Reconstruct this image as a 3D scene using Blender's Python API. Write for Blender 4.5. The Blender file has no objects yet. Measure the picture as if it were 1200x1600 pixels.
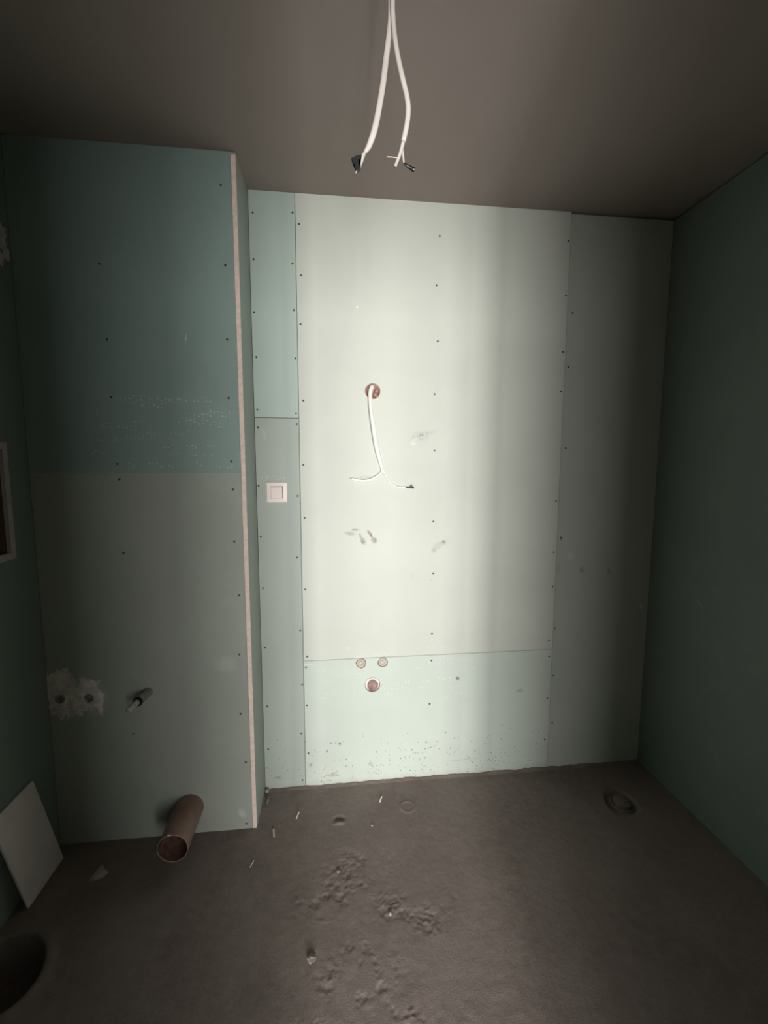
import bpy, bmesh, math, random
import numpy as np
from mathutils import Vector, Matrix, noise as mnoise

random.seed(7)
SC = bpy.context.scene
COL = SC.collection

# ------------------------------------------------------------------ camera
cam_data = bpy.data.cameras.new('camera')
cam_data.sensor_fit = 'HORIZONTAL'
cam_data.sensor_width = 36.0
cam_data.lens = 690.3 / 1200.0 * 36.0
cam_data.clip_start = 0.02
cam = bpy.data.objects.new('camera', cam_data)
COL.objects.link(cam)
_r = Vector((0.99373, -0.11177, 0.00165)); _u = Vector((0.01043, 0.10741, 0.99416)); _f = Vector((0.11129, 0.98791, -0.10790))
cam.matrix_world = Matrix(((_r.x, _u.x, -_f.x, 0.3367), (_r.y, _u.y, -_f.y, -1.97015),
                           (_r.z, _u.z, -_f.z, 1.51746), (0, 0, 0, 1)))
SC.camera = cam

# ------------------------------------------------------------------ world, light, exposure
world = bpy.data.worlds.new('world'); SC.world = world
world.use_nodes = True
world.node_tree.nodes['Background'].inputs[0].default_value = (0.75, 0.85, 1.0, 1)
world.node_tree.nodes['Background'].inputs[1].default_value = 0.05

HALL_Y = -5.05          # far wall of the room behind the doorway, with the window
def window_light(name, x0, x1, z0, z1, power, col):
    l = bpy.data.lights.new(name, 'AREA')
    l.shape = 'RECTANGLE'; l.size = x1 - x0; l.size_y = z1 - z0
    l.energy = power; l.color = col
    o = bpy.data.objects.new(name, l); COL.objects.link(o)
    o.location = ((x0 + x1) / 2, HALL_Y - 0.03, (z0 + z1) / 2)
    o.rotation_euler = (math.radians(90), 0, 0)   # faces +Y, into the building
    return o
DAY = (1.0, 0.985, 0.955)
for (_x0, _x1, _p) in ((-0.62, -0.14, 50), (-0.10, 0.30, 106), (0.35, 0.54, 132), (0.57, 0.72, 74), (0.76, 1.24, 92), (1.28, 1.90, 56)):   # the casements of the window
    window_light('window_daylight', _x0, _x1, 0.10, 2.05, _p, DAY)

SC.view_settings.view_transform = 'Standard'
SC.view_settings.look = 'None'
SC.view_settings.gamma = 1.0
SC.view_settings.use_curve_mapping = False
SC.view_settings.exposure = 0.08

# ------------------------------------------------------------------ room dimensions (metres)
H = 2.623            # ceiling height
W = 1.878            # right wall x
XL = -0.768          # left wall x
D = 0.220            # depth of the boxed-out partition in front of the back wall
YF = -2.06           # inner face of the door wall behind the camera
TH = 0.0125          # board thickness

# ------------------------------------------------------------------ helpers
def mat(name):
    m = bpy.data.materials.new(name); m.use_nodes = True
    nt = m.node_tree
    return m, nt, nt.nodes['Principled BSDF']

def N(nt, t, **kw):
    n = nt.nodes.new(t)
    for k, v in kw.items(): setattr(n, k, v)
    return n

def math_node(nt, op, a, b=None, clamp=False):
    n = N(nt, 'ShaderNodeMath', operation=op, use_clamp=clamp)
    for i, v in enumerate((a, b)):
        if v is None: continue
        if isinstance(v, (int, float)): n.inputs[i].default_value = v
        else: nt.links.new(v, n.inputs[i])
    return n.outputs[0]

def map_range(nt, v, a, b, c=0.0, d=1.0):
    n = N(nt, 'ShaderNodeMapRange'); n.clamp = True
    nt.links.new(v, n.inputs[0])
    for i, x in enumerate((a, b, c, d)): n.inputs[i + 1].default_value = x
    return n.outputs[0]

def mix(nt, fac, a, b):
    n = N(nt, 'ShaderNodeMix', data_type='RGBA')
    if isinstance(fac, (int, float)): n.inputs[0].default_value = fac
    else: nt.links.new(fac, n.inputs[0])
    for s, v in ((n.inputs[6], a), (n.inputs[7], b)):
        if isinstance(v, tuple): s.default_value = (v[0], v[1], v[2], 1)
        else: nt.links.new(v, s)
    return n.outputs[2]

def noise_tex(nt, vec, scale, detail=3, rough=0.55):
    n = N(nt, 'ShaderNodeTexNoise')
    n.inputs['Scale'].default_value = scale; n.inputs['Detail'].default_value = detail
    n.inputs['Roughness'].default_value = rough
    nt.links.new(vec, n.inputs['Vector'])
    return n.outputs['Fac']

def bump(nt, bs, h, strength, dist):
    b = N(nt, 'ShaderNodeBump')
    b.inputs['Strength'].default_value = strength; b.inputs['Distance'].default_value = dist
    nt.links.new(h, b.inputs['Height']); nt.links.new(b.outputs[0], bs.inputs['Normal'])

def simple(name, col, rough=0.6, var=0.0, scale=30, spec=0.3, metal=0.0, bmp=0.0):
    m, nt, bs = mat(name)
    pos = N(nt, 'ShaderNodeNewGeometry').outputs['Position']
    nz = noise_tex(nt, pos, scale, 4)
    lo = tuple(c * (1 - var) for c in col); hi = tuple(min(1, c * (1 + var)) for c in col)
    nt.links.new(mix(nt, map_range(nt, nz, .3, .7), lo, hi), bs.inputs['Base Color'])
    bs.inputs['Roughness'].default_value = rough
    bs.inputs['Specular IOR Level'].default_value = spec
    bs.inputs['Metallic'].default_value = metal
    if bmp: bump(nt, bs, noise_tex(nt, pos, scale * 6, 3), bmp, .002)
    return m

def board(name, col, axis='y', stains=(), splatter=0.0, flecks=(), rough=0.62, var=0.05, dusty=0.05):
    """green moisture-resistant plasterboard paper: mottled colour plus the marks that sit on it.
    stains: (u, z, ru, rz, angle, strength, colour, grain); flecks: (zmin, zmax, umin, umax, density)"""
    m, nt, bs = mat(name)
    pos = N(nt, 'ShaderNodeNewGeometry').outputs['Position']
    big = noise_tex(nt, pos, 2.3, 3); fine = noise_tex(nt, pos, 160, 2)
    lo = tuple(c * (1 - var) for c in col); hi = tuple(c * (1 + var) for c in col)
    c = mix(nt, map_range(nt, big, .3, .7), lo, hi)
    c = mix(nt, map_range(nt, fine, .25, .75, 0, .10), c, tuple(min(1, v * 1.35) for v in col))
    dust = noise_tex(nt, pos, 11, 5, .7)
    c = mix(nt, map_range(nt, dust, .52, .8, 0, dusty), c, (.72, .72, .66))
    sep = N(nt, 'ShaderNodeSeparateXYZ'); nt.links.new(pos, sep.inputs[0])
    uu = sep.outputs[0] if axis == 'y' else sep.outputs[1]; zz = sep.outputs[2]
    comb = N(nt, 'ShaderNodeCombineXYZ'); nt.links.new(uu, comb.inputs[0]); nt.links.new(zz, comb.inputs[1])
    uv = comb.outputs[0]
    if splatter:
        for sc_, r0, zt, thr in ((95, .30, .26, .55), (42, .17, .20, .74)):
            vor = N(nt, 'ShaderNodeTexVoronoi', voronoi_dimensions='2D', feature='F1')
            vor.inputs['Scale'].default_value = sc_; nt.links.new(uv, vor.inputs['Vector'])
            vs = N(nt, 'ShaderNodeSeparateColor'); nt.links.new(vor.outputs['Color'], vs.inputs[0])
            size = map_range(nt, vs.outputs[0], thr, 1.0, 0.0, r0)
            d_ = math_node(nt, 'LESS_THAN', vor.outputs['Distance'], size)
            hm = map_range(nt, zz, zt, .02, 0, 1)
            patch = map_range(nt, noise_tex(nt, uv, 5, 2), .38, .62)
            keep = math_node(nt, 'GREATER_THAN', math_node(nt, 'MULTIPLY', hm, math_node(nt, 'ADD', patch, .15)), vs.outputs[1])
            f = math_node(nt, 'MULTIPLY', math_node(nt, 'MULTIPLY', d_, keep), splatter)
            c = mix(nt, f, c, (.13, .19, .17))
        low = map_range(nt, math_node(nt, 'ADD', zz, math_node(nt, 'MULTIPLY', noise_tex(nt, uv, 16, 4), .05)), .055, .02, 0, .35)
        c = mix(nt, low, c, (.30, .29, .24))
    for (z0, z1, u0, u1, dens) in flecks:
        mp = N(nt, 'ShaderNodeMapping'); mp.inputs['Scale'].default_value = (70, 130, 1)
        nt.links.new(uv, mp.inputs['Vector'])
        vor = N(nt, 'ShaderNodeTexVoronoi', voronoi_dimensions='2D', feature='F1')
        vor.inputs['Scale'].default_value = 1; vor.inputs['Randomness'].default_value = .55
        nt.links.new(mp.outputs[0], vor.inputs['Vector'])
        vs = N(nt, 'ShaderNodeSeparateColor'); nt.links.new(vor.outputs['Color'], vs.inputs[0])
        d_ = math_node(nt, 'LESS_THAN', vor.outputs['Distance'], map_range(nt, vs.outputs[0], .4, 1, .05, .33))
        mpr = N(nt, 'ShaderNodeMapping'); mpr.inputs['Scale'].default_value = (4, 42, 1)
        nt.links.new(uv, mpr.inputs['Vector'])
        rows = map_range(nt, noise_tex(nt, mpr.outputs[0], 1, 2), .62 - dens, .66 - dens)
        inz = math_node(nt, 'MULTIPLY', math_node(nt, 'GREATER_THAN', zz, z0), math_node(nt, 'LESS_THAN', zz, z1))
        inu = math_node(nt, 'MULTIPLY', math_node(nt, 'GREATER_THAN', uu, u0), math_node(nt, 'LESS_THAN', uu, u1))
        f = math_node(nt, 'MULTIPLY', math_node(nt, 'MULTIPLY', d_, rows), math_node(nt, 'MULTIPLY', inz, inu))
        c = mix(nt, math_node(nt, 'MULTIPLY', f, .38), c, (.80, .82, .78))
    if stains:
        gr = noise_tex(nt, pos, 95, 4, .7)
    for (u, z, ru, rz, ang, st, sc, grain) in stains:
        mp = N(nt, 'ShaderNodeMapping', vector_type='TEXTURE')
        mp.inputs['Location'].default_value = (u, z, 0)
        mp.inputs['Rotation'].default_value = (0, 0, math.radians(ang))
        mp.inputs['Scale'].default_value = (ru, rz, 1)
        nt.links.new(uv, mp.inputs['Vector'])
        ln = N(nt, 'ShaderNodeVectorMath', operation='LENGTH'); nt.links.new(mp.outputs[0], ln.inputs[0])
        f = map_range(nt, ln.outputs['Value'], 1.0, .35, 0, st)
        if grain: f = math_node(nt, 'MULTIPLY', f, map_range(nt, gr, .5 - .2 / grain, .5 + .12, 0, 1))
        c = mix(nt, f, c, sc)
    nt.links.new(c, bs.inputs['Base Color'])
    bs.inputs['Roughness'].default_value = rough
    bs.inputs['Specular IOR Level'].default_value = .25
    bump(nt, bs, fine, .12, .0008)
    return m

def link(name, me, m=None, parent=None):
    o = bpy.data.objects.new(name, me); COL.objects.link(o)
    if m is not None:
        me.materials.clear(); me.materials.append(m)
    if parent is not None: o.parent = parent
    return o

def tag(o, label=None, cat=None, group=None, kind=None):
    if label: o['label'] = label
    if cat: o['category'] = cat
    if group: o['group'] = group
    if kind: o['kind'] = kind
    return o

def empty(name, loc, label, cat, group=None, kind=None):
    o = bpy.data.objects.new(name, None); COL.objects.link(o)
    o.location = loc; o.empty_display_size = .05
    return tag(o, label, cat, group, kind)

def child(name, me, m, root):
    """a part whose mesh is in world coordinates, parented to an Empty at root.location"""
    o = link(name, me, m, root)
    base = root.location.copy()
    if root.parent is not None: base = base + root.parent.location
    me.transform(Matrix.Translation(-base))
    return o

def bm_mesh(bm, name, smooth=False):
    me = bpy.data.meshes.new(name)
    bmesh.ops.recalc_face_normals(bm, faces=bm.faces)
    if smooth:
        for f in bm.faces: f.smooth = True
    bm.to_mesh(me); bm.free()
    return me

def box_bm(x0, x1, y0, y1, z0, z1, bev=0.0, bm=None):
    b = bm or bmesh.new()
    v = [b.verts.new((x, y, z)) for x in (x0, x1) for y in (y0, y1) for z in (z0, z1)]
    fs = [b.faces.new([v[i] for i in q]) for q in ((0, 1, 3, 2), (4, 6, 7, 5), (0, 4, 5, 1), (2, 3, 7, 6), (0, 2, 6, 4), (1, 5, 7, 3))]
    if bev:
        bmesh.ops.recalc_face_normals(b, faces=fs)
        es = list({e for f in fs for e in f.edges})
        bmesh.ops.bevel(b, geom=es, offset=bev, segments=2, affect='EDGES')
    return b

def box(name, x0, x1, y0, y1, z0, z1, m, parent=None, bev=0.0):
    return link(name, bm_mesh(box_bm(x0, x1, y0, y1, z0, z1, bev), name), m, parent)

def lathe(profile, axis, origin, seg=32, closed=False):
    """revolve (radius, distance) pairs about axis through origin"""
    ax = Vector(axis).normalized()
    t = Vector((0, 0, 1)) if abs(ax.z) < .9 else Vector((1, 0, 0))
    e1 = ax.cross(t).normalized(); e2 = ax.cross(e1)
    b = bmesh.new(); rings = []
    for r, h in profile:
        if r < 1e-6:
            rings.append([b.verts.new(Vector(origin) + ax * h)])
        else:
            rings.append([b.verts.new(Vector(origin) + ax * h + (e1 * math.cos(2 * math.pi * k / seg) + e2 * math.sin(2 * math.pi * k / seg)) * r) for k in range(seg)])
    pairs = list(zip(rings[:-1], rings[1:]))
    if closed: pairs.append((rings[-1], rings[0]))
    for a, c in pairs:
        for k in range(seg):
            k2 = (k + 1) % seg
            if len(a) == 1 and len(c) == 1: continue
            if len(a) == 1: b.faces.new((a[0], c[k], c[k2]))
            elif len(c) == 1: b.faces.new((a[k], c[0], a[k2]))
            else: b.faces.new((a[k], c[k], c[k2], a[k2]))
    return b

def cr_spline(pts, n):
    P = [Vector(p) for p in pts]; P = [P[0] * 2 - P[1]] + P + [P[-1] * 2 - P[-2]]
    out = []
    for i in range(1, len(P) - 2):
        for k in range(n):
            t = k / n
            a, b, c, d = P[i - 1], P[i], P[i + 1], P[i + 2]
            out.append(.5 * ((2 * b) + (c - a) * t + (2 * a - 5 * b + 4 * c - d) * t * t + (3 * b - a - 3 * c + d) * t ** 3))
    out.append(P[-2]); return out

def tube_bm(pts, ra, rb, n=5, seg=10, wide=Vector((1, 0, 0)), radii=None, spline=True):
    """tube with an oval section; its wide radius ra lies along `wide`"""
    path = cr_spline(pts, n) if spline else [Vector(p) for p in pts]
    b = bmesh.new(); rings = []
    L = len(path)
    for i, p in enumerate(path):
        t = (path[min(i + 1, L - 1)] - path[max(i - 1, 0)]).normalized()
        w = (wide - t * wide.dot(t)).normalized(); q = t.cross(w)
        s = 1.0
        if radii: 
            x = i / (L - 1) * (len(radii) - 1); j = min(int(x), len(radii) - 2); s = radii[j] + (radii[j + 1] - radii[j]) * (x - j)
        rings.append([b.verts.new(p + w * (math.cos(2 * math.pi * k / seg) * ra * s) + q * (math.sin(2 * math.pi * k / seg) * rb * s)) for k in range(seg)])
    for a, c in zip(rings[:-1], rings[1:]):
        for k in range(seg): b.faces.new((a[k], a[(k + 1) % seg], c[(k + 1) % seg], c[k]))
    b.faces.new(rings[0]); b.faces.new(rings[-1])
    return b

def cut(o, cutters):
    """carve real openings into a board"""
    for cb in cutters:
        me = bm_mesh(cb, 'cutter'); c = link('cutter', me)
        md = o.modifiers.new('b', 'BOOLEAN'); md.operation = 'DIFFERENCE'; md.solver = 'EXACT'; md.object = c
        dg = bpy.context.evaluated_depsgraph_get(); dg.update()
        new = bpy.data.meshes.new_from_object(o.evaluated_get(dg))
        o.modifiers.clear(); o.data = new
        bpy.data.objects.remove(c); bpy.data.meshes.remove(me)

def cyl_cut(r, x, z, y0=-.05, y1=.05):
    return lathe([(0, 0), (r, 0), (r, y1 - y0), (0, y1 - y0)], (0, 1, 0), (x, y0, z), 32)

# fbm value noise for real surface relief
_rng = np.random.default_rng(11)
_lat = _rng.random((256, 256))
def vnoise(x, y):
    xi = np.floor(x).astype(int); yi = np.floor(y).astype(int); fx = x - xi; fy = y - yi
    fx = fx * fx * (3 - 2 * fx); fy = fy * fy * (3 - 2 * fy)
    g = lambda i, j: _lat[i % 256, j % 256]
    return (g(xi, yi) * (1 - fx) + g(xi + 1, yi) * fx) * (1 - fy) + (g(xi, yi + 1) * (1 - fx) + g(xi + 1, yi + 1) * fx) * fy
def fbm(x, y, s, o=4):
    a = 1.0; t = 0; n = 0
    for k in range(o):
        t = t + a * vnoise(x * s + 17.3 * k, y * s + 5.1 * k); n += a; a *= .55; s *= 2.03
    return t / n
def sstep(a, b, x):
    t = np.clip((x - a) / (b - a), 0, 1); return t * t * (3 - 2 * t)

# ------------------------------------------------------------------ materials
SM = (.20, .16, .14); GR = (.16, .17, .15); DK = (.10, .15, .13); LT = (.80, .80, .76)
M_P1 = board('board_strip_upper', (.420, .500, .455), flecks=())
M_P2 = board('board_strip_lower', (.385, .425, .385), splatter=.7, flecks=((1.42, 1.47, .02, .15, .08),),
             stains=[(.034, 1.655, .003, .025, 4, .5, LT, .8), (.045, 1.640, .003, .03, -2, .4, LT, .8), (.056, .054, .030, .005, 6, .8, DK, 1.2), (.07, .045, .012, .006, 0, .7, DK, 1.2)])
M_P3 = board('board_main', (.528, .548, .494), stains=[
    (.428, 1.223, .022, .006, 0, 1.0, GR, .8), (.405, 1.207, .030, .012, -10, .55, GR, .6), (.451, 1.195, .008, .018, 20, .8, GR, .8),
    (.464, 1.170, .015, .022, 22, 1.0, GR, .8), (.498, 1.200, .009, .028, 30, 1.0, SM, .9), (.514, 1.174, .016, .020, 30, 1.0, SM, .8), (.488, 1.212, .008, .012, 30, .8, SM, .8),
    (.836, 1.158, .015, .014, -30, .8, GR, 1.0), (.808, 1.142, .040, .020, 38, .30, GR, .7), (.79, 1.12, .014, .014, 30, .40, GR, .7),
    (.720, 1.640, .055, .030, 16, .34, GR, 1.8), (.745, 1.652, .075, .012, 15, .30, GR, 1.8), (.690, 1.612, .018, .014, 0, .5, LT, 1.5), (.700, 1.628, .020, .010, 20, .4, LT, 1.5),
    (.687, 1.004, .014, .016, 0, .28, (.3, .45, .42), 1.0), (.470, 1.455, .06, .016, 4, .25, GR, .5),  # the grey patch here paints the left cable core's shadow on the board
    (.442, 2.183, .006, .006, 0, .9, LT, 0), (.78, .98, .004, .004, 0, .4, GR, 0), (1.401, 1.905, .004, .020, 20, .8, LT, 1.4)],
    flecks=((.62, .70, .25, .95, .02),))
M_P4 = board('board_low', (.495, .545, .492), splatter=.75, flecks=((.38, .615, .25, 1.0, .09),), stains=[
    (.916, .495, .011, .014, 25, .85, DK, 0), (1.229, .415, .022, .010, 0, .75, DK, 1.5), (.308, .208, .007, .006, 0, .7, DK, 0), (.331, .208, .006, .005, 0, .7, DK, 0),
    (.350, .202, .009, .010, 10, .8, DK, 0), (.290, .168, .006, .008, 0, .8, DK, 0), (.496, .088, .014, .013, 0, .8, DK, 1.5), (.212, .105, .012, .016, -20, .7, DK, 1.5),
    (.315, .045, .024, .012, 0, .5, DK, 1), (.696, .145, .006, .006, 0, .6, DK, 0), (.766, .178, .006, .007, 0, .7, DK, 0), (.861, .221, .005, .006, 0, .8, DK, 0),
    (.886, .14, .005, .005, 0, .7, DK, 0), (.95, .075, .10, .004, 2, .4, DK, 1), (1.06, .15, .006, .006, 0, .6, DK, 0), (.205, .60, .05, .004, 0, .7, LT, 1.5)])
M_P5 = board('board_right', (.425, .455, .408), stains=[
    (1.408, 1.168, .008, .014, 0, .8, (.22, .17, .07), 0), (1.523, 1.012, .020, .022, 20, .8, (.22, .18, .09), 1.0), (1.530, 1.02, .012, .006, 0, .6, LT, 1), (1.662, .999, .017, .022, 30, .7, (.20, .17, .07), 1.6),
    (1.843, .817, .014, .012, 0, .8, LT, 1.4), (1.46, 1.08, .02, .02, 0, .3, LT, .6), (1.40, 1.02, .02, .03, 0, .25, GR, .7)])
M_F1 = board('board_partition_upper', (.245, .325, .305), stains=[(-.199, 1.971, .004, .028, -8, .6, LT, 1.5)], flecks=((1.50, 1.77, -.55, -.02, .10),))
M_F2 = board('board_partition_lower', (.322, .347, .306), stains=[(-.705, .615, .080, .100, 0, .30, LT, .6), (-.605, .610, .062, .085, 0, .30, LT, .6), (-.06, .07, .02, .03, 20, .35, LT, .8), (-.10, .72, .05, .04, 0, .2, LT, .6), (-.467, .451, .006, .004, -20, .9, (.03, .03, .03), 0)])
M_RET = board('board_return', (.33, .385, .345), axis='x', stains=[(-.04, 1.76, .012, .03, 0, .5, LT, 1), (-.03, 1.2, .008, .02, 0, .4, LT, 1)])
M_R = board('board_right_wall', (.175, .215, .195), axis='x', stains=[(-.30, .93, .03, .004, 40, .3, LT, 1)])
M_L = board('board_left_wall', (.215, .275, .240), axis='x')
M_CORE = simple('gypsum_cut_edge', (.77, .61, .54), .85, .10, 60, .1, 0, .4)
M_BACK = simple('wall_cavity', (.10, .095, .085), .9, .2, 8, .1)
M_SCREW = simple('phosphated_screw', (.018, .020, .020), .45, .2, 200, .4)
M_DIMMED = simple('cable_dimmed_white', (.36, .33, .305), .5, .06, 40, .35)  # ceiling cables: the white is darkened in colour to look less brightly lit
M_WHITE = simple('cable_white', (.76, .74, .69), .45, .04, 40, .4)
M_COREW = simple('wire_insulation', (.84, .81, .75), .45, .04, 60, .4)
M_TAPE = simple('black_tape', (.008, .009, .009), .35, .2, 300, .45)
M_COPPER = simple('copper_wire', (.62, .46, .38), .4, .1, 200, .5, .3)
M_SWITCH = simple('switch_plastic', (.80, .69, .65), .35, .02, 30, .45)
M_GAP = simple('switch_gap', (.22, .17, .16), .6, .1, 80, .3)
M_JBOX = simple('junction_box_plastic', (.36, .225, .185), .55, .25, 60, .35)
M_CREAM = simple('outlet_plug_cream', (.50, .465, .40), .4, .14, 120, .4)
M_RIM = simple('broken_paper_rim', (.27, .19, .14), .8, .35, 150, .1)
M_PIPEIN = simple('pipe_socket_cream', (.82, .74, .68), .5, .12, 80, .35)
M_DIRTY = simple('dirty_pipe_cap', (.27, .18, .165), .6, .5, 55, .3, 0, .5)
M_PIPE = simple('brown_sewer_pipe', (.245, .150, .115), .42, .22, 22, .45, 0, .1)
M_PIPEI = simple('sewer_pipe_bore', (.16, .09, .07), .6, .45, 40, .3)
M_PIPEE = simple('sewer_pipe_cut_rim', (.30, .21, .17), .7, .25, 90, .2)
M_GREYP = simple('grey_sleeve', (.20, .20, .185), .6, .2, 70, .3)
M_BLACK = simple('black_rubber', (.006, .006, .006), .5, .2, 80, .3)
M_PLUG = simple('pipe_plug_white', (.42, .41, .38), .5, .15, 90, .3)
M_PLAST = simple('plaster_smear', (.64, .59, .545), .9, .24, 38, .1, 0, .8)
M_HOLE = simple('hole_grey', (.24, .23, .20), .8, .3, 120, .2)
M_PANEL = simple('white_offcut', (.80, .74, .71), .6, .05, 14, .3)
M_FRAME = simple('box_frame_white', (.52, .47, .45), .5, .12, 24, .3)
M_BOXIN = simple('box_inside', (.12, .09, .09), .8, .35, 20, .2)
M_SPLINT = simple('plaster_splinter', (.62, .57, .50), .7, .08, 90, .2)
M_STONE = simple('concrete_crumb', (.27, .23, .20), .9, .3, 110, .1, 0, .6)
M_PAPER = simple('torn_scrap', (.36, .30, .28), .8, .3, 50, .1)
M_HALL = simple('hall_plaster', (.22, .21, .19), .9, .05, 3, .1)
M_HALLF = simple('hall_screed', (.16, .14, .12), .9, .15, 4, .1)
M_DOORW = simple('door_wall_board', (.20, .24, .21), .8, .06, 3, .2)
M_WINF = simple('window_frame_white', (.78, .78, .77), .4, .03, 20, .4)

def floor_material():
    m, nt, bs = mat('concrete_screed')
    pos = N(nt, 'ShaderNodeNewGeometry').outputs['Position']
    a = noise_tex(nt, pos, 3.2, 5, .6); b_ = noise_tex(nt, pos, 24, 5, .65); g = noise_tex(nt, pos, 240, 3, .7)
    c = mix(nt, map_range(nt, a, .32, .68), (.178, .142, .127), (.240, .198, .178))
    c = mix(nt, map_range(nt, b_, .42, .72, 0, .8), c, (.245, .205, .185))
    c = mix(nt, map_range(nt, g, .44, .72, 0, .50), c, (.100, .078, .068))
    nt.links.new(c, bs.inputs['Base Color'])
    bs.inputs['Roughness'].default_value = .88; bs.inputs['Specular IOR Level'].default_value = .2
    h = math_node(nt, 'ADD', math_node(nt, 'MULTIPLY', b_, .6), math_node(nt, 'MULTIPLY', g, .4))
    bump(nt, bs, h, .5, .005)
    return m
M_FLOOR = floor_material()

def ceiling_material():
    m, nt, bs = mat('ceiling_plaster')
    pos = N(nt, 'ShaderNodeNewGeometry').outputs['Position']
    a = noise_tex(nt, pos, 1.6, 3); g = noise_tex(nt, pos, 120, 3)
    c = mix(nt, map_range(nt, a, .3, .7), (.290, .246, .221), (.315, .270, .244))
    nt.links.new(c, bs.inputs['Base Color'])
    bs.inputs['Roughness'].default_value = .9; bs.inputs['Specular IOR Level'].default_value = .15
    bump(nt, bs, g, .15, .001)
    return m
M_CEIL = ceiling_material()

# ------------------------------------------------------------------ the setting
# floor: a relief of the trowelled screed, with its rough patches, dent, ring print and open hole
xs = np.concatenate([np.arange(-.92, 2.03, .0042)])
ys = np.concatenate([np.arange(-2.25, -1.10, .05), np.arange(-1.10, .125, .0042)])
X, Y = np.meshgrid(xs, ys)
Z = (fbm(X, Y, 1.3, 3) - .5) * .010 + (fbm(X + 3, Y, 9, 3) - .5) * .0030 + (fbm(X, Y + 7, 60, 2) - .5) * .0009
rough = np.zeros_like(X)
for (cx_, cy_, rx_, ry_, am) in ((.40, -.47, .10, .10, .8), (.30, -.55, .12, .08, .7), (.40, -.80, .09, .07, 1.3), (.26, -.86, .07, .06, 1.0),
                                 (.55, -.62, .09, .04, .9), (.62, -.66, .05, .06, .8), (.52, -.93, .07, .03, 1.0), (.46, -.55, .05, .05, .7), (.72, -.62, .04, .06, .5), (.38, -.38, .08, .05, .4)):
    rough = np.maximum(rough, am * np.exp(-(((X - cx_) / rx_) ** 2 + ((Y - cy_) / ry_) ** 2)))
rough = rough * sstep(.38, .62, fbm(X + 2, Y + 4, 17, 3)) * 1.15
Z += rough * (fbm(X, Y, 58, 3) - .55) * .0105 + rough * (vnoise(X * 170, Y * 170) - .5) * .0032
Z += rough * np.abs(fbm(X + 9, Y, 60, 2) - .5) * -.010
# dent with a raised lip
dx, dy = X - .343, Y + .215
q = np.sqrt((dx / .026) ** 2 + ((dy - .008) / .018) ** 2)
Z -= .010 * sstep(1.15, .55, q)
ql = np.sqrt((dx / .030) ** 2 + ((dy + .018) / .010) ** 2); Z += .005 * sstep(1.2, .2, ql)
# ring print
rr = np.hypot(X - .647, Y + .177); Z += .0028 * np.exp(-((rr - .031) / .005) ** 2)
# drain pit round the capped outlet near the right wall
ang = np.arctan2(Y + .255, X - 1.612); rr = np.hypot(X - 1.612, Y + .255) * (1 + .12 * np.sin(2 * ang + 2.2) + .06 * np.sin(3 * ang))
Z -= .026 * sstep(.082, .060, rr)
# open round hole by the left wall, with a low worn lip
ang = np.arctan2(Y + .70, X + .675); rr = np.hypot(X + .675, Y + .70) * (1 + .03 * np.sin(3 * ang))
Z += .008 * np.exp(-((rr - .135) / .018) ** 2); Z -= .16 * sstep(.122, .110, rr)
# mortar crumbs banked up against the foot of the walls
Z += .010 * sstep(.022, .0, -Y) * fbm(X, Y, 22, 3) * (X > 0)
ny, nx = X.shape
verts = np.stack([X.ravel(), Y.ravel(), Z.ravel()], 1)
i = np.arange(ny - 1)[:, None] * nx + np.arange(nx - 1)[None, :]
faces = np.stack([i, i + 1, i + 1 + nx, i + nx], -1).reshape(-1, 4)
me = bpy.data.meshes.new('floor')
me.vertices.add(len(verts)); me.vertices.foreach_set('co', verts.ravel().astype(np.float32))
me.loops.add(faces.size); me.loops.foreach_set('vertex_index', faces.ravel().astype(np.int32))
me.polygons.add(len(faces)); me.polygons.foreach_set('loop_start', (np.arange(len(faces)) * 4).astype(np.int32))
me.polygons.foreach_set('use_smooth', np.ones(len(faces), bool))
me.update(calc_edges=True); me.validate()
floor = tag(link('floor', me, M_FLOOR), 'rough brown-grey concrete screed floor with scuffed patches', 'floor', kind='structure')
def floor_z(x, y):
    jx = np.abs(xs - x).argmin(); jy = np.abs(ys - y).argmin(); return float(Z[jy, jx])

ceil = tag(box('ceiling', -1.0, 2.1, -2.25, .2, H, H + .1, M_CEIL), 'plain grey-brown plastered ceiling', 'ceiling', kind='structure')

scr_b = lathe([(0, -.0012), (.0016, -.0006), (.0042, .0001), (.0048, -.0003), (.0048, .002)], (0, 1, 0), (0, 0, 0), 10)
SCREW = bm_mesh(scr_b, 'screw', True); SCREW.materials.append(M_SCREW)
def screws(panel, pts, y):
    for (x, z) in pts:
        o = bpy.data.objects.new('screw', SCREW); COL.objects.link(o)
        o.location = (x, y, z); o.parent = panel
        o.rotation_euler = (0, random.uniform(0, 6), 0)

def panel(x0, x1, y, z0, z1, m, wall, cuts=(), sc=()):
    o = box('drywall_panel', x0, x1, y, y + TH, z0, z1, m, wall)
    if cuts: cut(o, cuts)
    screws(o, sc, y)
    return o

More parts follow.
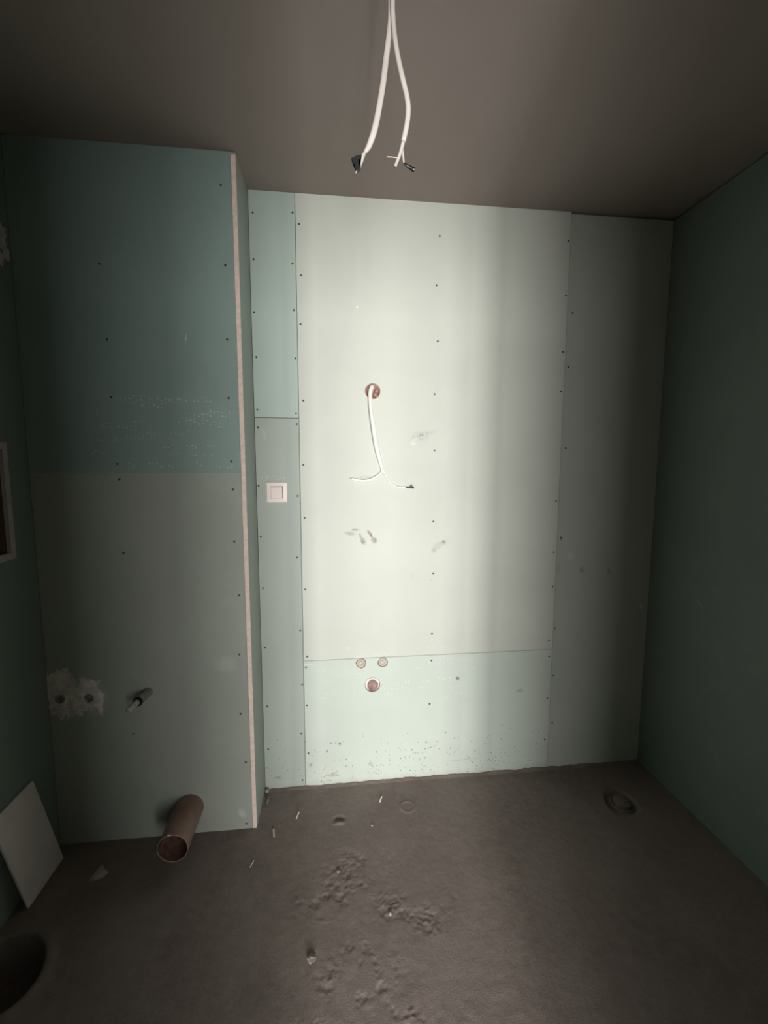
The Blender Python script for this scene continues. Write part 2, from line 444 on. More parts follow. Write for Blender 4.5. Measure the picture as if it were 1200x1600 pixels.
# back wall: five boards on a dark stud cavity
wb = tag(box('wall_back', -.06, W + .12, .12, .16, -.05, H, M_BACK), 'back wall clad in pale green moisture-resistant plasterboard', 'wall', kind='structure')
XJ, XR, ZJ = .1877, 1.3877, .618
g = .0011
S_P1 = [(0.018, 2.536), (0.178, 2.546), (0.016, 2.356), (0.174, 2.346), (0.012, 2.146), (0.176, 2.161), (0.016, 1.965), (0.178, 1.964), (0.014, 1.748), (0.176, 1.734)]
S_P2 = [(0.014, 1.672), (0.178, 1.688), (0.01, 1.423), (0.176, 1.377), (0.013, 1.199), (0.169, 1.102), (0.016, 0.966), (0.176, 0.765), (0.017, 0.69), (0.18, 0.506), (0.02, 0.41), (0.172, 0.266), (0.019, 0.199), (0.173, 0.031)]
S_P3 = [(0.203, 2.503), (0.208, 2.302), (0.202, 2.105), (0.208, 1.788), (0.203, 1.513), (0.205, 1.28), (0.202, 0.955), (0.205, 0.639), (0.797, 2.489), (0.786, 2.287), (0.795, 2.054), (0.784, 1.826), (0.787, 1.578), (0.786, 1.256), (0.789, 1.013), (0.787, 0.723), (1.378, 2.502), (1.378, 2.27), (1.376, 2.025), (1.374, 1.849), (1.374, 1.345), (1.374, 1.1), (1.375, 0.933), (1.368, 0.663)]
S_P4 = [(0.199, 0.587), (0.200, 0.403), (0.203, 0.165), (0.786, 0.591), (0.78, 0.374), (1.373, 0.366), (1.369, 0.151), (1.373, 0.582)]
S_P5 = [(1.414, 2.196), (1.405, 1.959), (1.41, 1.593), (1.408, 1.171), (1.396, 0.725), (1.399, 0.485), (1.405, 0.237)]
panel(.0015, XJ - g, 0, 1.714 + g, H - .001, M_P1, wb, sc=S_P1)
panel(.0015, XJ - g, 0, -.03, 1.714 - g, M_P2, wb, cuts=[cyl_cut(.030, .088, 1.394)], sc=S_P2)
panel(XJ + g, XR - g * .6, 0, ZJ + g, H - .001, M_P3, wb, cuts=[cyl_cut(.034, .508, 1.834)], sc=S_P3)
panel(XJ + g, XR - g * .6, 0, -.03, ZJ - g * .5, M_P4, wb, cuts=[cyl_cut(.0225, .452, .594), cyl_cut(.0225, .554, .594), cyl_cut(.0345, .506, .486)], sc=S_P4)
panel(XR + g * .6, W - .001, .0004, -.03, H - .009, M_P5, wb, sc=S_P5)

# boxed-out partition on the left: two boards
EDGE = .0175
wp = tag(box('wall_partition', XL - .1, -EDGE - .004, -D + .06, -D + .09, -.05, H, M_BACK), 'boxed-out wall on the left, deep green board above greyer board', 'wall', kind='structure')
S_F1 = [(-0.055, 2.508), (-0.049, 2.236), (-0.052, 1.976), (-0.054, 1.763), (-0.052, 1.526), (-0.471, 1.963), (-0.469, 1.758), (-0.463, 1.516), (-0.481, 2.22)]
S_F2 = [(-0.05, 1.419), (-0.052, 1.217), (-0.041, 1.002), (-0.048, 0.759), (-0.051, 0.507), (-0.037, 0.296), (-0.043, 0.021), (-0.459, 1.459), (-0.461, 1.18)]
panel(XL + .001, -EDGE - .0008, -D, 1.485 + .0003, H - .002, M_F1, wp, sc=S_F1)
panel(XL + .001, -EDGE - .0008, -D, -.03, 1.485 - .0003, M_F2, wp,
      cuts=[cyl_cut(.0165, -.725, .612, -D - .03, -D + .03), cyl_cut(.0165, -.621, .609, -D - .03, -D + .03)], sc=S_F2)
# its return into the recess, with the bare cut edge of the board facing the room
wr = tag(box('wall_return', -.07, -.05, -D + .10, .10, -.05, H, M_BACK), 'narrow side of the boxed-out wall turning into the recess', 'wall', kind='structure')
box('drywall_panel', -EDGE, 0, -D + .0012, .0, -.03, H - .004, M_RET, wr)
def strip(z0, z1, seed):
    rnd = random.Random(seed); b = bmesh.new(); n = 40; rows = []
    for k in range(n + 1):
        z = z0 + (z1 - z0) * k / n
        a = -EDGE + rnd.uniform(-.0004, .0004); c = rnd.uniform(-.0012, .0); y = -D - .0010 + rnd.uniform(-.0004, .0004)
        rows.append([b.verts.new((a, -D + .002, z)), b.verts.new((a + .0004, y, z)), b.verts.new((c - .0004, y, z)), b.verts.new((c, -D + .002, z))])
    for p, q_ in zip(rows[:-1], rows[1:]):
        for j in range(3): b.faces.new((p[j], p[j + 1], q_[j + 1], q_[j]))
    b.faces.new(rows[0]); b.faces.new(rows[-1])
    o = link('cut_edge', bm_mesh(b, 'cut_edge'), M_CORE, wr); o['label'] = 'bare pinkish cut edge of plasterboard'
strip(-.001, 1.872, 3); strip(1.874, H - .012, 4)

# left side wall (with an opening for the electrical box), right wall, door wall behind the camera
wl = tag(box('wall_left', XL - .16, XL - .13, YF - .02, .1, -.05, H, M_BACK), 'dark green side wall at the left edge', 'wall', kind='structure')
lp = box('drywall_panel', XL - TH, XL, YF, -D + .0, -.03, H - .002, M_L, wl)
cut(lp, [box_bm(XL - .1, XL + .1, -.70, -.352, 1.212, 1.566)])
wrt = tag(box('wall_right', W + .06, W + .10, YF - .02, .1, -.05, H, M_BACK), 'shaded green plasterboard wall on the right', 'wall', kind='structure')
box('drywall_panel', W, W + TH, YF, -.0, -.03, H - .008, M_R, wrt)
DX0, DX1, DH = .30, .785, 2.10
wf = bmesh.new()
box_bm(XL - .16, DX0, YF - .12, YF, -.05, H, bm=wf); box_bm(DX1, W + .10, YF - .12, YF, -.05, H, bm=wf); box_bm(DX0, DX1, YF - .12, YF, DH, H, bm=wf)
tag(link('wall_front', bm_mesh(wf, 'wall_front'), M_DOORW), 'door wall behind the viewer with an open doorway', 'wall', kind='structure')

# the room beyond the doorway and its window, where the daylight comes from
hb = bmesh.new(); box_bm(-1.6, 2.6, HALL_Y - .2, YF - .12, -.10, 0, bm=hb)
tag(link('floor_hall', bm_mesh(hb, 'floor_hall'), M_HALLF), 'screed floor of the room beyond the doorway', 'floor', kind='structure')
hb = bmesh.new(); box_bm(-1.6, 2.6, HALL_Y - .2, YF - .12, H, H + .1, bm=hb)
tag(link('ceiling_hall', bm_mesh(hb, 'ceiling_hall'), M_HALL), 'ceiling of the room beyond the doorway', 'ceiling', kind='structure')
for nm, a, b_ in (('wall_hall_left', -1.7, -1.6), ('wall_hall_right', 2.6, 2.7)):
    tag(box(nm, a, b_, HALL_Y - .2, YF - .1, -.1, H + .1, M_HALL), 'plastered side wall of the room beyond, ' + nm.split('_')[-1] + ' side', 'wall', kind='structure')
hb = bmesh.new()
box_bm(-1.7, -.86, HALL_Y - .2, HALL_Y, -.05, H, bm=hb); box_bm(1.98, 2.7, HALL_Y - .2, HALL_Y, -.05, H, bm=hb)
box_bm(-.86, 1.98, HALL_Y - .2, HALL_Y, 2.13, H, bm=hb); box_bm(-.86, 1.98, HALL_Y - .2, HALL_Y, -.05, .02, bm=hb)
box_bm(-1.7, -.767, YF - .14, YF - .12, -.05, H, bm=hb); box_bm(1.97, 2.7, YF - .14, YF - .12, -.05, H, bm=hb)
tag(link('wall_hall_end', bm_mesh(hb, 'wall_hall_end'), M_HALL), 'far wall of the room beyond with a tall window', 'wall', kind='structure')
wn = tag(link('window_1', bm_mesh(box_bm(-.86, 1.98, HALL_Y - .09, HALL_Y - .05, .02, .09), 'window_1'), M_WINF), 'tall wide window with six casements in the room beyond', 'window', kind='structure')
for (a, b_, c_, d_) in ((-.86, 1.98, 2.06, 2.13), (-.86, -.63, .09, 2.06), (1.91, 1.98, .09, 2.06), (.305, .345, .09, 2.06), (.542, .568, .09, 2.06), (1.242, 1.278, .09, 2.06), (-.138, -.102, .09, 2.06), (.722, .758, .09, 2.06)):
    box('window_frame', a, b_, HALL_Y - .09, HALL_Y - .02, c_, d_, M_WINF, wn)

# ------------------------------------------------------------------ things on the back wall
# round junction box with a cable hanging out of it
jb = empty('junction_box', (.508, .0, 1.834), 'round red-brown junction box sunk in the back wall above the hanging cable', 'junction box')
child('box_cup', bm_mesh(lathe([(.0335, .001), (.0322, .001), (.0315, .045), (0, .047), (0, .049), (.0328, .047)], (0, 1, 0), jb.location, 32, True), 'box_cup', True), M_JBOX, jb)
b = bmesh.new()
for (x, z, r) in ((.527, 1.838, .010), (.520, 1.822, .009), (.528, 1.815, .007), (.490, 1.842, .006)):
    bmesh.ops.create_icosphere(b, subdivisions=2, radius=r, matrix=Matrix.Translation((x, .026, z)) @ Matrix.Diagonal((1, 1.6, 1.2, 1)))
child('wire_stub', bm_mesh(b, 'wire_stub', True), M_JBOX, jb)
b = bmesh.new()
vs_ = [(.505, 1.801), (.517, 1.799), (.535, 1.806), (.530, 1.794), (.522, 1.785), (.512, 1.790)]
top = [b.verts.new((x, -.0018, z)) for x, z in vs_]; bot = [b.verts.new((x, .0, z)) for x, z in vs_]
b.faces.new(top)
for k in range(6): b.faces.new((top[k], top[(k + 1) % 6], bot[(k + 1) % 6], bot[k]))
child('torn_rim', bm_mesh(b, 'torn_rim'), M_SPLINT, jb)

wc = empty('wall_cable', (.504, -.0, 1.85), 'white cable hanging from the round junction box, split into two ends', 'cable')
WC = [(.512, .030, 1.846), (.508, .012, 1.856), (.504, -.010, 1.853), (.4955, -.020, 1.822), (.4960, -.032, 1.763), (.506, -.036, 1.690), (.520, -.030, 1.604), (.533, -.022, 1.550), (.548, -.014, 1.498)]
child('sheath', bm_mesh(tube_bm(WC, .0088, .0052, 6, 12, radii=[.8, .8, 1, 1, .85, 1.05, 1.15, 1.05, .8]), 'sheath', True), M_WHITE, wc)
child('core', bm_mesh(tube_bm([(.548, -.014, 1.502), (.543, -.015, 1.480), (.513, -.014, 1.456), (.471, -.012, 1.443), (.437, -.010, 1.447), (.413, -.009, 1.453)], .0045, .0045, 5, 8, wide=Vector((0, 1, 0)), radii=[1, 1, 1.1, 1.3, 1.2, .9]), 'core', True), M_COREW, wc)
child('copper_end', bm_mesh(tube_bm([(.414, -.009, 1.4528), (.405, -.009, 1.454)], .0012, .0012, 2, 6, wide=Vector((0, 1, 0))), 'copper_end', True), M_COPPER, wc)
child('core', bm_mesh(tube_bm([(.548, -.014, 1.502), (.569, -.013, 1.458), (.595, -.012, 1.427), (.625, -.012, 1.414), (.655, -.012, 1.414)], .0034, .0034, 5, 8, wide=Vector((0, 1, 0))), 'core', True), M_COREW, wc)
tp = child('tape', bm_mesh(tube_bm([(.651, -.012, 1.414), (.663, -.012, 1.413), (.678, -.012, 1.413), (.692, -.012, 1.412)], .0045, .0040, 4, 8, wide=Vector((0, 1, 0)), radii=[.7, .8, 1.0, 1.1]), 'tape', True), M_TAPE, wc)
b = bmesh.new()
tri = [(.672, 1.415), (.693, 1.412), (.681, 1.427)]
a_ = [b.verts.new((x, -.014, z)) for x, z in tri]; c_ = [b.verts.new((x, -.010, z)) for x, z in tri]
b.faces.new(a_); b.faces.new(c_)
for k in range(3): b.faces.new((a_[k], a_[(k + 1) % 3], c_[(k + 1) % 3], c_[k]))
fl = link('tape_flap', bm_mesh(b, 'tape_flap'), M_TAPE, tp); fl.data.transform(Matrix.Translation(-wc.location))

# light switch
sw = empty('light_switch', (.088, 0, 1.394), 'square pinkish-white light switch on the narrow board strip', 'light switch')
b = bmesh.new()
o_, i_ = .0445, .0262
def ringv(h, y): return [b.verts.new((.088 + sx * h, y, 1.394 + sz * h)) for sx, sz in ((-1, -1), (1, -1), (1, 1), (-1, 1))]
R = [ringv(o_, 0), ringv(o_, -.006), ringv(o_ - .0025, -.0085), ringv(i_ + .0012, -.0092), ringv(i_, -.0082), ringv(i_, -.001)]
for p, q_ in zip(R[:-1], R[1:]):
    for k in range(4): b.faces.new((p[k], p[(k + 1) % 4], q_[(k + 1) % 4], q_[k]))
fr = child('frame', bm_mesh(b, 'frame'), M_SWITCH, sw)
child('back_plate', bm_mesh(box_bm(.088 - i_, .088 + i_, -.0012, .012, 1.394 - i_, 1.394 + i_), 'back_plate'), M_GAP, sw)
rk = box_bm(-.0244, .0244, -.0092, -.002, -.0246, .0246, .0012)
me = bm_mesh(rk, 'rocker'); me.transform(Matrix.Translation((.0870, 0, 1.3930)) @ Matrix.Rotation(math.radians(3.5), 4, 'X') @ Matrix.Rotation(math.radians(-2), 4, 'Z'))
child('rocker', me, M_SWITCH, sw)

# two plugged water outlets and the drain outlet
for x, z, lb in ((.452, .594, 'left plugged water outlet above the drain outlet in back wall'), (.554, .594, 'right plugged water outlet above the drain outlet in back wall')):
    wo = empty('water_outlet', (x, 0, z), lb, 'water outlet', 'plugged water outlets above the drain outlet')
    prof = [(.0240, -.0004), (.0222, -.0012), (.0208, .004), (.0206, .010), (.0224, .011), (.0236, .002)]
    bb = lathe(prof, (0, 1, 0), wo.location, 28, True)
    for v in bb.verts:
        rel = v.co - wo.location; an = math.atan2(rel.z, rel.x); s = 1 + .05 * math.sin(3 * an + x * 40) + .03 * math.sin(7 * an)
        if rel.y < .003: v.co.x = wo.location.x + rel.x * s; v.co.z = wo.location.z + rel.z * s
    child('torn_rim', bm_mesh(bb, 'torn_rim', True), M_RIM, wo)
    child('outlet_socket', bm_mesh(lathe([(.0200, .002), (.0185, -.0005), (.0150, .0), (.0120, .003), (.0115, .012), (0, .012), (0, .04), (.0200, .04)], (0, 1, 0), wo.location, 28, True), 'outlet_socket', True), M_CREAM, wo)
    child('plug', bm_mesh(lathe([(0, .0045), (.0055, .0045), (.0078, .007), (.0078, .0115), (0, .0115)], (0, 1, 0), wo.location + Vector((-.001, 0, -.003)), 20), 'plug', True), M_CREAM, wo)
do = empty('drain_outlet', (.506, 0, .486), 'round drain pipe opening below the two water outlets in back wall', 'drain outlet')
bb = lathe([(.0362, -.0004), (.0344, -.0012), (.0332, .003), (.0330, .012), (.0345, .0125), (.0360, .001)], (0, 1, 0), do.location, 36, True)
child('torn_rim', bm_mesh(bb, 'torn_rim', True), M_RIM, do)
child('pipe_socket', bm_mesh(lathe([(.0322, .006), (.0220, .0055), (.0225, .030), (.0285, .085), (.0330, .085), (.0330, .006)], (0, 1, 0), do.location + Vector((0, 0, .0)), 36, True), 'pipe_socket', True), M_PIPEIN, do)
bb = bmesh.new(); bmesh.ops.create_uvsphere(bb, u_segments=24, v_segments=14, radius=.0265)
for v in bb.verts:
    k = mnoise.noise(v.co * 90) * .0025 + mnoise.noise(v.co * 220) * .001; v.co += v.co.normalized() * k
    v.co.y *= .30; v.co += do.location + Vector((0.001, .006, -.0060))
child('dirty_cap', bm_mesh(bb, 'dirty_cap', True), M_DIRTY, do)

# ------------------------------------------------------------------ things on the partition
# sewer pipe near the floor
px, pz, py = -.265, .118, -D
sp = empty('sewer_pipe', (px, py, pz - .055), 'brown sewer pipe sticking out of the left wall near the floor', 'pipe')
child('pipe_body', bm_mesh(lathe([(.0548, .02), (.0552, -.006), (.0552, -.196), (.0552, -.199)], (0, 1, 0), (px, py, pz), 40), 'pipe_body', True), M_PIPE, sp)
bb = lathe([(.0552, -.199), (.0545, -.2005), (.0522, -.2005), (.0518, -.198)], (0, 1, 0), (px, py, pz), 40)
child('cut_rim', bm_mesh(bb, 'cut_rim'), M_PIPEE, sp)
child('pipe_bore', bm_mesh(lathe([(.0518, -.198), (.0518, .05), (0, .052)], (0, 1, 0), (px, py, pz), 40), 'pipe_bore', True), M_PIPEI, sp)
b = bmesh.new()
for (dx_, dz_, r) in ((-.006, .0535, .006), (.002, .0535, .004)):
    bmesh.ops.create_icosphere(b, subdivisions=1, radius=r, matrix=Matrix.Translation((px + dx_ - .004, py - .199, pz + dz_)) @ Matrix.Diagonal((1.2, .5, .5, 1)))
child('rim_burr', bm_mesh(b, 'rim_burr'), M_SPLINT, sp)

# small plugged pipe stub
p0 = Vector((-.402, -D, .622)); p1 = Vector((-.4185, -.275, .613)); p2 = Vector((-.434, -.325, .602))
ax = (p1 - p0).normalized()
st = empty('pipe_stub', p0, 'short grey pipe stub with black ring and whitish plug, beside plaster patch', 'pipe')
child('sleeve', bm_mesh(lathe([(.0175, -.01), (.0172, .030), (.0172, (p1 - p0).length), (.0150, (p1 - p0).length), (.0150, .03)], ax, p0, 24), 'sleeve', True), M_GREYP, st)
child('rubber_ring', bm_mesh(lathe([(.0184, (p1 - p0).length - .004), (.0188, (p1 - p0).length), (.0180, (p1 - p0).length + .003), (.0125, (p1 - p0).length + .003), (.0122, (p1 - p0).length - .006), (.0170, (p1 - p0).length - .008)], ax, p0, 24, True), 'rubber_ring', True), M_BLACK, st)
L_ = (p1 - p0).length
child('plug', bm_mesh(lathe([(.0115, .02), (.0115, L_ + .020), (.0118, L_ + .022), (.0118, L_ + .046), (.0105, L_ + .050), (0, L_ + .050)], ax, p0, 24), 'plug', True), M_PLUG, st)

# plaster smeared round two capped holes
def relief_patch(u0, u1, v0, v1, step, hfun, to3d):
    us = np.arange(u0, u1, step); vs = np.arange(v0, v1, step)
    U, V = np.meshgrid(us, vs); Hh = hfun(U, V)
    b = bmesh.new(); idx = {}
    def gv(j, i_):
        if (j, i_) not in idx: idx[(j, i_)] = b.verts.new(to3d(U[j, i_], V[j, i_], max(Hh[j, i_], -.0006)))
        return idx[(j, i_)]
    for j in range(len(vs) - 1):
        for i_ in range(len(us) - 1):
            if max(Hh[j, i_], Hh[j + 1, i_], Hh[j, i_ + 1], Hh[j + 1, i_ + 1]) > 0:
                b.faces.new((gv(j, i_), gv(j, i_ + 1), gv(j + 1, i_ + 1), gv(j + 1, i_)))
    return b
HOLES = ((-.725, .612), (-.621, .609))
def patch_h(U, V):
    f = np.maximum.reduce([1.15 - np.hypot((U + .722) / .056, (V - .648) / .068), 1.1 - np.hypot((U + .705) / .060, (V - .580) / .042),
                           1.1 - np.hypot((U + .622) / .046, (V - .625) / .062), 1.0 - np.hypot((U + .582) / .014, (V - .598) / .055), .9 - np.hypot((U + .66) / .05, (V - .610) / .035)])
    h = .0035 * np.clip(f + (fbm(U, V, 55, 3) - .5) * .9 + (fbm(U * .5, V + U, 140, 2) - .5) * .5, -.3, .9) + (fbm(U * 3, V, 120, 2) - .5) * .0008
    for (hx, hz) in HOLES: h = np.where(np.hypot(U - hx, V - hz) < .0168, -1, h)
    return np.where(U < XL + .001, -1, h)
pp = empty('plaster_patch', (-.67, -D, .61), 'plaster smeared around two capped holes low on the left wall', 'plaster patch')
child('plaster_smear', bm_mesh(relief_patch(XL + .001, -.545, .51, .74, .0035, patch_h, lambda u, v, h: (u, -D - h, v)), 'plaster_smear', True), M_PLAST, pp)
for (hx, hz) in HOLES:
    child('hole', bm_mesh(lathe([(.0185, -.0022), (.0160, -.0028), (.0150, .004), (.0148, .014), (0, .016), (0, .02), (.0162, .018), (.0164, .0)], (0, 1, 0), (hx, -D, hz), 22, True), 'hole', True), M_HOLE, pp)

# ------------------------------------------------------------------ things on the left wall
eb = empty('electrical_box', (XL, -.51, 1.187), 'open flush electrical box with pale frame on the left wall', 'electrical box')
y0, y1, z0, z1 = -.725, -.330, 1.189, 1.589; fw_ = .025
b = bmesh.new()
def rect(ya, yb, za, zb, x): return [b.verts.new((x, y, z)) for y, z in ((ya, za), (yb, za), (yb, zb), (ya, zb))]
RR = [rect(y0, y1, z0, z1, XL), rect(y0, y1, z0, z1, XL + .006), rect(y0 + .003, y1 - .003, z0 + .003, z1 - .003, XL + .009),
      rect(y0 + fw_, y1 - fw_, z0 + fw_, z1 - fw_, XL + .009), rect(y0 + fw_, y1 - fw_, z0 + fw_, z1 - fw_, XL - .004)]
for p, q_ in zip(RR[:-1], RR[1:]):
    for k in range(4): b.faces.new((p[k], p[(k + 1) % 4], q_[(k + 1) % 4], q_[k]))
child('frame', bm_mesh(b, 'frame'), M_FRAME, eb)
b = bmesh.new()
RR = [rect(y0 + fw_ + .0005, y1 - fw_ - .0005, z0 + fw_ + .0005, z1 - fw_ - .0005, XL - .004), rect(y0 + fw_ + .003, y1 - fw_ - .003, z0 + fw_ + .003, z1 - fw_ - .003, XL - .095)]
for k in range(4): b.faces.new((RR[0][k], RR[0][(k + 1) % 4], RR[1][(k + 1) % 4], RR[1][k]))
b.faces.new(RR[1])
child('box_tray', bm_mesh(b, 'box_tray'), M_BOXIN, eb)
for sd, (yy, zz_) in enumerate(((-.372, 1.232), (-.40, 1.226), (-.378, 1.36))):
    b = bmesh.new(); bmesh.ops.create_icosphere(b, subdivisions=2, radius=.016 if sd < 2 else .008)
    for v in b.verts: v.co *= 1 + .35 * mnoise.noise(v.co * 70 + Vector((sd * 3, 0, 0))); v.co += Vector((XL - .035, yy, zz_))
    child('mortar_lump', bm_mesh(b, 'mortar_lump'), M_PLAST, eb)

def patch2(U, V):
    f = np.maximum(1.0 - np.hypot((U + .40) / .16, (V - 2.24) / .075), 1 - np.hypot((U + .30) / .075, (V - 2.27) / .05))
    return .004 * np.clip(f + (fbm(U, V, 30, 3) - .5) * .9, -.3, .9) + (fbm(U, V * 3, 70, 2) - .5) * .001
up = empty('plaster_patch', (XL, -.38, 2.24), 'rough plaster patch high on the left wall above the electrical box', 'plaster patch')
child('plaster_smear', bm_mesh(relief_patch(-.60, -.215, 2.13, 2.36, .005, patch2, lambda u, v, h: (XL + h, u, v)), 'plaster_smear', True), M_PLAST, up)

# pale board offcut leaning against the left wall
b = bmesh.new()
A = [Vector((-.719, -.285, .0)), Vector((-.719, -.484, .0)), Vector((-.7655, -.551, .378)), Vector((-.7655, -.352, .376))]
nrm = (A[1] - A[0]).cross(A[3] - A[0]).normalized()
if nrm.x < 0: nrm = -nrm
fz = max(floor_z(-.719, -.285), floor_z(-.719, -.484)) + .0005
fr_ = [b.verts.new(v + Vector((0, 0, fz * (1 if i < 2 else .2)))) for i, v in enumerate(A)]
bk_ = [b.verts.new(v.co - nrm * .008 + Vector((.007 if i > 1 else 0, 0, .004 if i < 2 else 0))) for i, v in enumerate(fr_)]
for v in fr_[2:]: v.co.x += .008
b.faces.new(fr_); b.faces.new(bk_)
for k in range(4): b.faces.new((fr_[k], fr_[(k + 1) % 4], bk_[(k + 1) % 4], bk_[k]))
bmesh.ops.recalc_face_normals(b, faces=b.faces)
bmesh.ops.bevel(b, geom=list(b.edges), offset=.0012, segments=1, affect='EDGES')
tag(link('board_offcut', bm_mesh(b, 'board_offcut'), M_PANEL), 'pale slanting board offcut leaning on left wall at the floor', 'board')

# ------------------------------------------------------------------ cables hanging from the ceiling
YC = -1.10
cl = empty('ceiling_cable', (.443, YC, H), 'left white ceiling cable ending in a hooked black taped tip', 'cable', 'cables hanging from the ceiling')
CL = [(.452, H + .01), (.446, 2.50), (.4450, 2.40), (.4450, 2.336), (.4448, 2.308), (.4425, 2.281), (.438, 2.247), (.432, 2.202), (.424, 2.157), (.416, 2.122), (.407, 2.098), (.399, 2.086), (.393, 2.071), (.388, 2.058)]
p3 = [(x, YC + .004 + .002 * math.sin(i_ * 1.3), z) for i_, (x, z) in enumerate(CL)]
child('sheath', bm_mesh(tube_bm(p3[:-2], .0056, .0034, 5, 12, radii=[.9, .85, .8, .75, .8, .9, 1, 1, 1, 1.05, .95, .6]), 'sheath', True), M_DIMMED, cl)
child('core', bm_mesh(tube_bm([p3[-3], (.3955, YC + .005, 2.0795), (.392, YC + .004, 2.070), (.388, YC + .003, 2.058)], .0040, .0026, 5, 8, radii=[.7, 1, 1, .8]), 'core', True), M_DIMMED, cl)
b = bmesh.new()
CT = [(.3925, 2.0765), (.3830, 2.0740), (.3735, 2.0685), (.3790, 2.0590), (.3825, 2.0485), (.3895, 2.0530), (.3905, 2.0600), (.3860, 2.0660), (.3915, 2.0715)]
a_ = [b.verts.new((x, YC - .0035, z)) for x, z in CT]; c_ = [b.verts.new((x + .001, YC + .0065, z + .001)) for x, z in CT]
b.faces.new(a_); b.faces.new(c_)
for k in range(len(CT)): b.faces.new((a_[k], a_[(k + 1) % len(CT)], c_[(k + 1) % len(CT)], c_[k]))
bmesh.ops.triangulate(b, faces=[f for f in b.faces if len(f.verts) > 4])
child('tape', bm_mesh(b, 'tape'), M_TAPE, cl)
child('copper_end', bm_mesh(tube_bm([(.3845, YC, 2.052), (.3815, YC, 2.046)], .0012, .0012, 2, 6), 'copper_end', True), M_DIMMED, cl)

cr = empty('ceiling_cable', (.450, YC, H), 'right white ceiling cable bowing outward with forked end and black tip', 'cable', 'cables hanging from the ceiling')
CR = [(.458, H + .01), (.452, 2.50), (.449, 2.40), (.4480, 2.336), (.4490, 2.309), (.4515, 2.282), (.457, 2.246), (.466, 2.208), (.4745, 2.178), (.4775, 2.158), (.4755, 2.135), (.469, 2.104)]
p4 = [(x, YC - .004 - .002 * math.sin(i_ * 1.1), z) for i_, (x, z) in enumerate(CR)]
child('sheath', bm_mesh(tube_bm(p4, .0049, .0034, 5, 12, radii=[.9, .9, .9, .9, .9, .9, .95, 1, 1, 1, 1, .95]), 'sheath', True), M_DIMMED, cr)
child('core', bm_mesh(tube_bm([p4[-1], (.4635, YC - .006, 2.084), (.458, YC - .008, 2.069), (.4530, YC - .010, 2.0565)], .0031, .0026, 5, 8, radii=[1.2, 1.1, 1, .9]), 'core', True), M_DIMMED, cr)
child('core', bm_mesh(tube_bm([(.4685, YC - .004, 2.104), (.4680, YC - .003, 2.090), (.4685, YC - .003, 2.079), (.4705, YC - .003, 2.067)], .0018, .0018, 5, 8), 'core', True), M_DIMMED, cr)
child('copper_end', bm_mesh(tube_bm([(.457, YC - .008, 2.0725), (.446, YC - .010, 2.0715), (.438, YC - .011, 2.0705)], .0009, .0009, 4, 6, wide=Vector((0, 1, 0))), 'copper_end', True), M_COPPER, cr)
child('tape', bm_mesh(tube_bm([(.4700, YC - .003, 2.069), (.4740, YC - .003, 2.0650), (.4815, YC - .002, 2.0615), (.4880, YC - .002, 2.0585), (.4905, YC - .002, 2.0575)], .0036, .0030, 4, 8, wide=Vector((0, 0, 1)), radii=[.5, .7, 1.0, 1.25, 1.2]), 'tape', True), M_TAPE, cr)
# ------------------------------------------------------------------ things on the floor
fd = empty('floor_drain', (1.612, -.255, floor_z(1.612, -.255)), 'round capped drain in a shallow pit near right wall', 'floor drain')
zb = floor_z(1.612, -.255)
child('drain_cap', bm_mesh(lathe([(.038, -.01), (.038, .020), (.035, .0235), (.012, .0245), (0, .0245)], (0, 0, 1), (1.625, -.245, zb), 28), 'drain_cap', True), simple('drain_cap_grey', (.19, .16, .145), .7, .2, 60, .2), fd)
child('drain_collar', bm_mesh(lathe([(.048, -.01), (.048, .008), (.043, .009), (.042, -.01)], (0, 0, 1), (1.625, -.245, zb), 28, True), 'drain_collar', True), M_HOLE, fd)

def splinter(x, y, ln_, ang_, r, lab, tilt=.25):
    z = floor_z(x, y)
    root = Matrix.Translation((x, y, z + r * .9)) @ Matrix.Rotation(math.radians(ang_), 4, 'Z') @ Matrix.Rotation(-tilt, 4, 'Y')
    b = bmesh.new(); rings = []
    for t, s in ((-.5, .55), (-.42, 1), (0, .95), (.42, 1.05), (.5, .6)):
        rings.append([b.verts.new(root @ Vector((t * ln_, math.cos(k * 1.2566) * r * s, math.sin(k * 1.2566) * r * s + (.12 * r if t == 0 else 0)))) for k in range(5)])
    for p, q_ in zip(rings[:-1], rings[1:]):
        for k in range(5): b.faces.new((p[k], p[(k + 1) % 5], q_[(k + 1) % 5], q_[k]))
    b.faces.new(rings[0]); b.faces.new(rings[-1])
    me_ = bm_mesh(b, 'plaster_splinter')
    lo = min(v.co.z for v in me_.vertices); me_.transform(Matrix.Translation((0, 0, z - lo - .001)))
    tag(link('plaster_splinter', me_, M_SPLINT), lab, 'splinter', 'white splinters on the concrete floor')
splinter(.164, -.178, .032, 72, .0034, 'white splinter on floor in front of the narrow board strip, slanting right')
splinter(.074, -.262, .034, 100, .0036, 'white splinter on floor nearest the corner of the boxed-out wall')
splinter(.532, -.126, .028, 62, .0040, 'white splinter on floor close to back wall below the drain outlet')
splinter(.010, -.395, .026, 65, .0020, 'thin faint splinter on floor in front of the boxed-out wall corner')

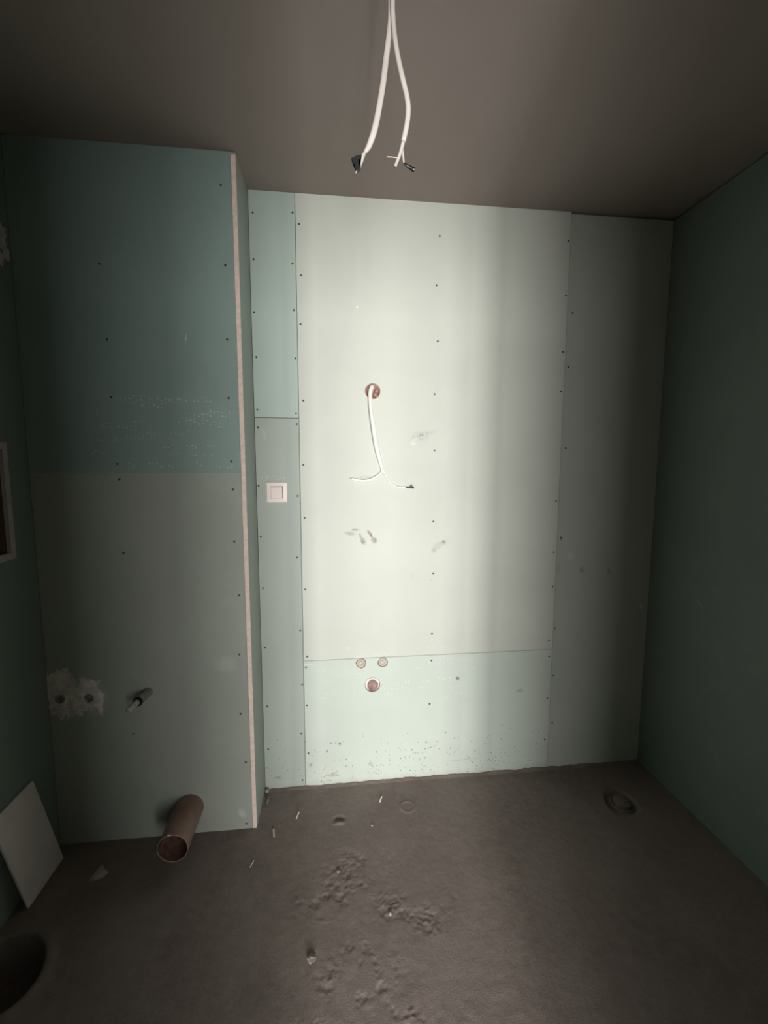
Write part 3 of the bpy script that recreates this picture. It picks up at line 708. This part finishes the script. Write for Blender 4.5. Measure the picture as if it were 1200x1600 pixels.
def lump(name, x, y, sx, sy, sz, m, lab, cat, seed, grp=None, rot=0, sub=2):
    b = bmesh.new(); bmesh.ops.create_icosphere(b, subdivisions=sub, radius=1)
    off = Vector((seed * 7.1, seed * 3.3, 0))
    for v in b.verts: v.co *= 1 + .35 * mnoise.noise(v.co * 1.6 + off) + .15 * mnoise.noise(v.co * 4 + off)
    me_ = bm_mesh(b, name)
    me_.transform(Matrix.Rotation(rot, 4, 'Z') @ Matrix.Diagonal((sx, sy, sz, 1)))
    lo = min(v.co.z for v in me_.vertices)
    me_.transform(Matrix.Translation((x, y, floor_z(x, y) - lo - sz * .25)))
    return tag(link(name, me_, m), lab, cat, grp)
lump('concrete_crumb', .252, -.752, .014, .013, .007, M_STONE, 'pale concrete crumb, largest pebble on the near floor', 'crumb', 1)
lump('concrete_crumb', .337, -.462, .007, .007, .004, M_STONE, 'small concrete crumb at the edge of the rough floor patch', 'crumb', 2)
lump('concrete_crumb', .510, -.640, .005, .007, .004, M_PAPER, 'tiny pale crumb in the middle of the near floor', 'crumb', 3)
lump('concrete_crumb', .480, -.265, .005, .005, .003, M_PAPER, 'tiny pale crumb to the right of the floor dent', 'crumb', 4)
lump('plaster_crumb', .012, -.018, .009, .012, .010, M_PAPER, 'white plaster crumb wedged in the recess corner', 'crumb', 5)
lump('plaster_crumb', .022, -.075, .007, .030, .006, M_STONE, 'grey plaster crumb at the foot of the return', 'crumb', 6)
b = bmesh.new()
sc_pts = [(-.568, -.405), (-.560, -.372), (-.552, -.350), (-.545, -.344), (-.535, -.362), (-.515, -.372), (-.520, -.388), (-.540, -.398)]
rz = [.001, .006, .010, .004, .007, .003, .001, .004]
zf = floor_z(-.545, -.375)
t_ = [b.verts.new((x, y, zf + z + .004)) for (x, y), z in zip(sc_pts, rz)]; d2 = [b.verts.new((x, y, zf + z * .5 - .002)) for (x, y), z in zip(sc_pts, rz)]
ct = b.verts.new((-.542, -.374, zf + .013)); cb_ = b.verts.new((-.542, -.374, zf - .001))
for k in range(8):
    k2 = (k + 1) % 8
    b.faces.new((t_[k], t_[k2], ct)); b.faces.new((d2[k2], d2[k], cb_)); b.faces.new((t_[k], d2[k], d2[k2], t_[k2]))
tag(link('plaster_scrap', bm_mesh(b, 'plaster_scrap'), M_PAPER), 'torn pale scrap on the dark floor left of the sewer pipe', 'scrap')
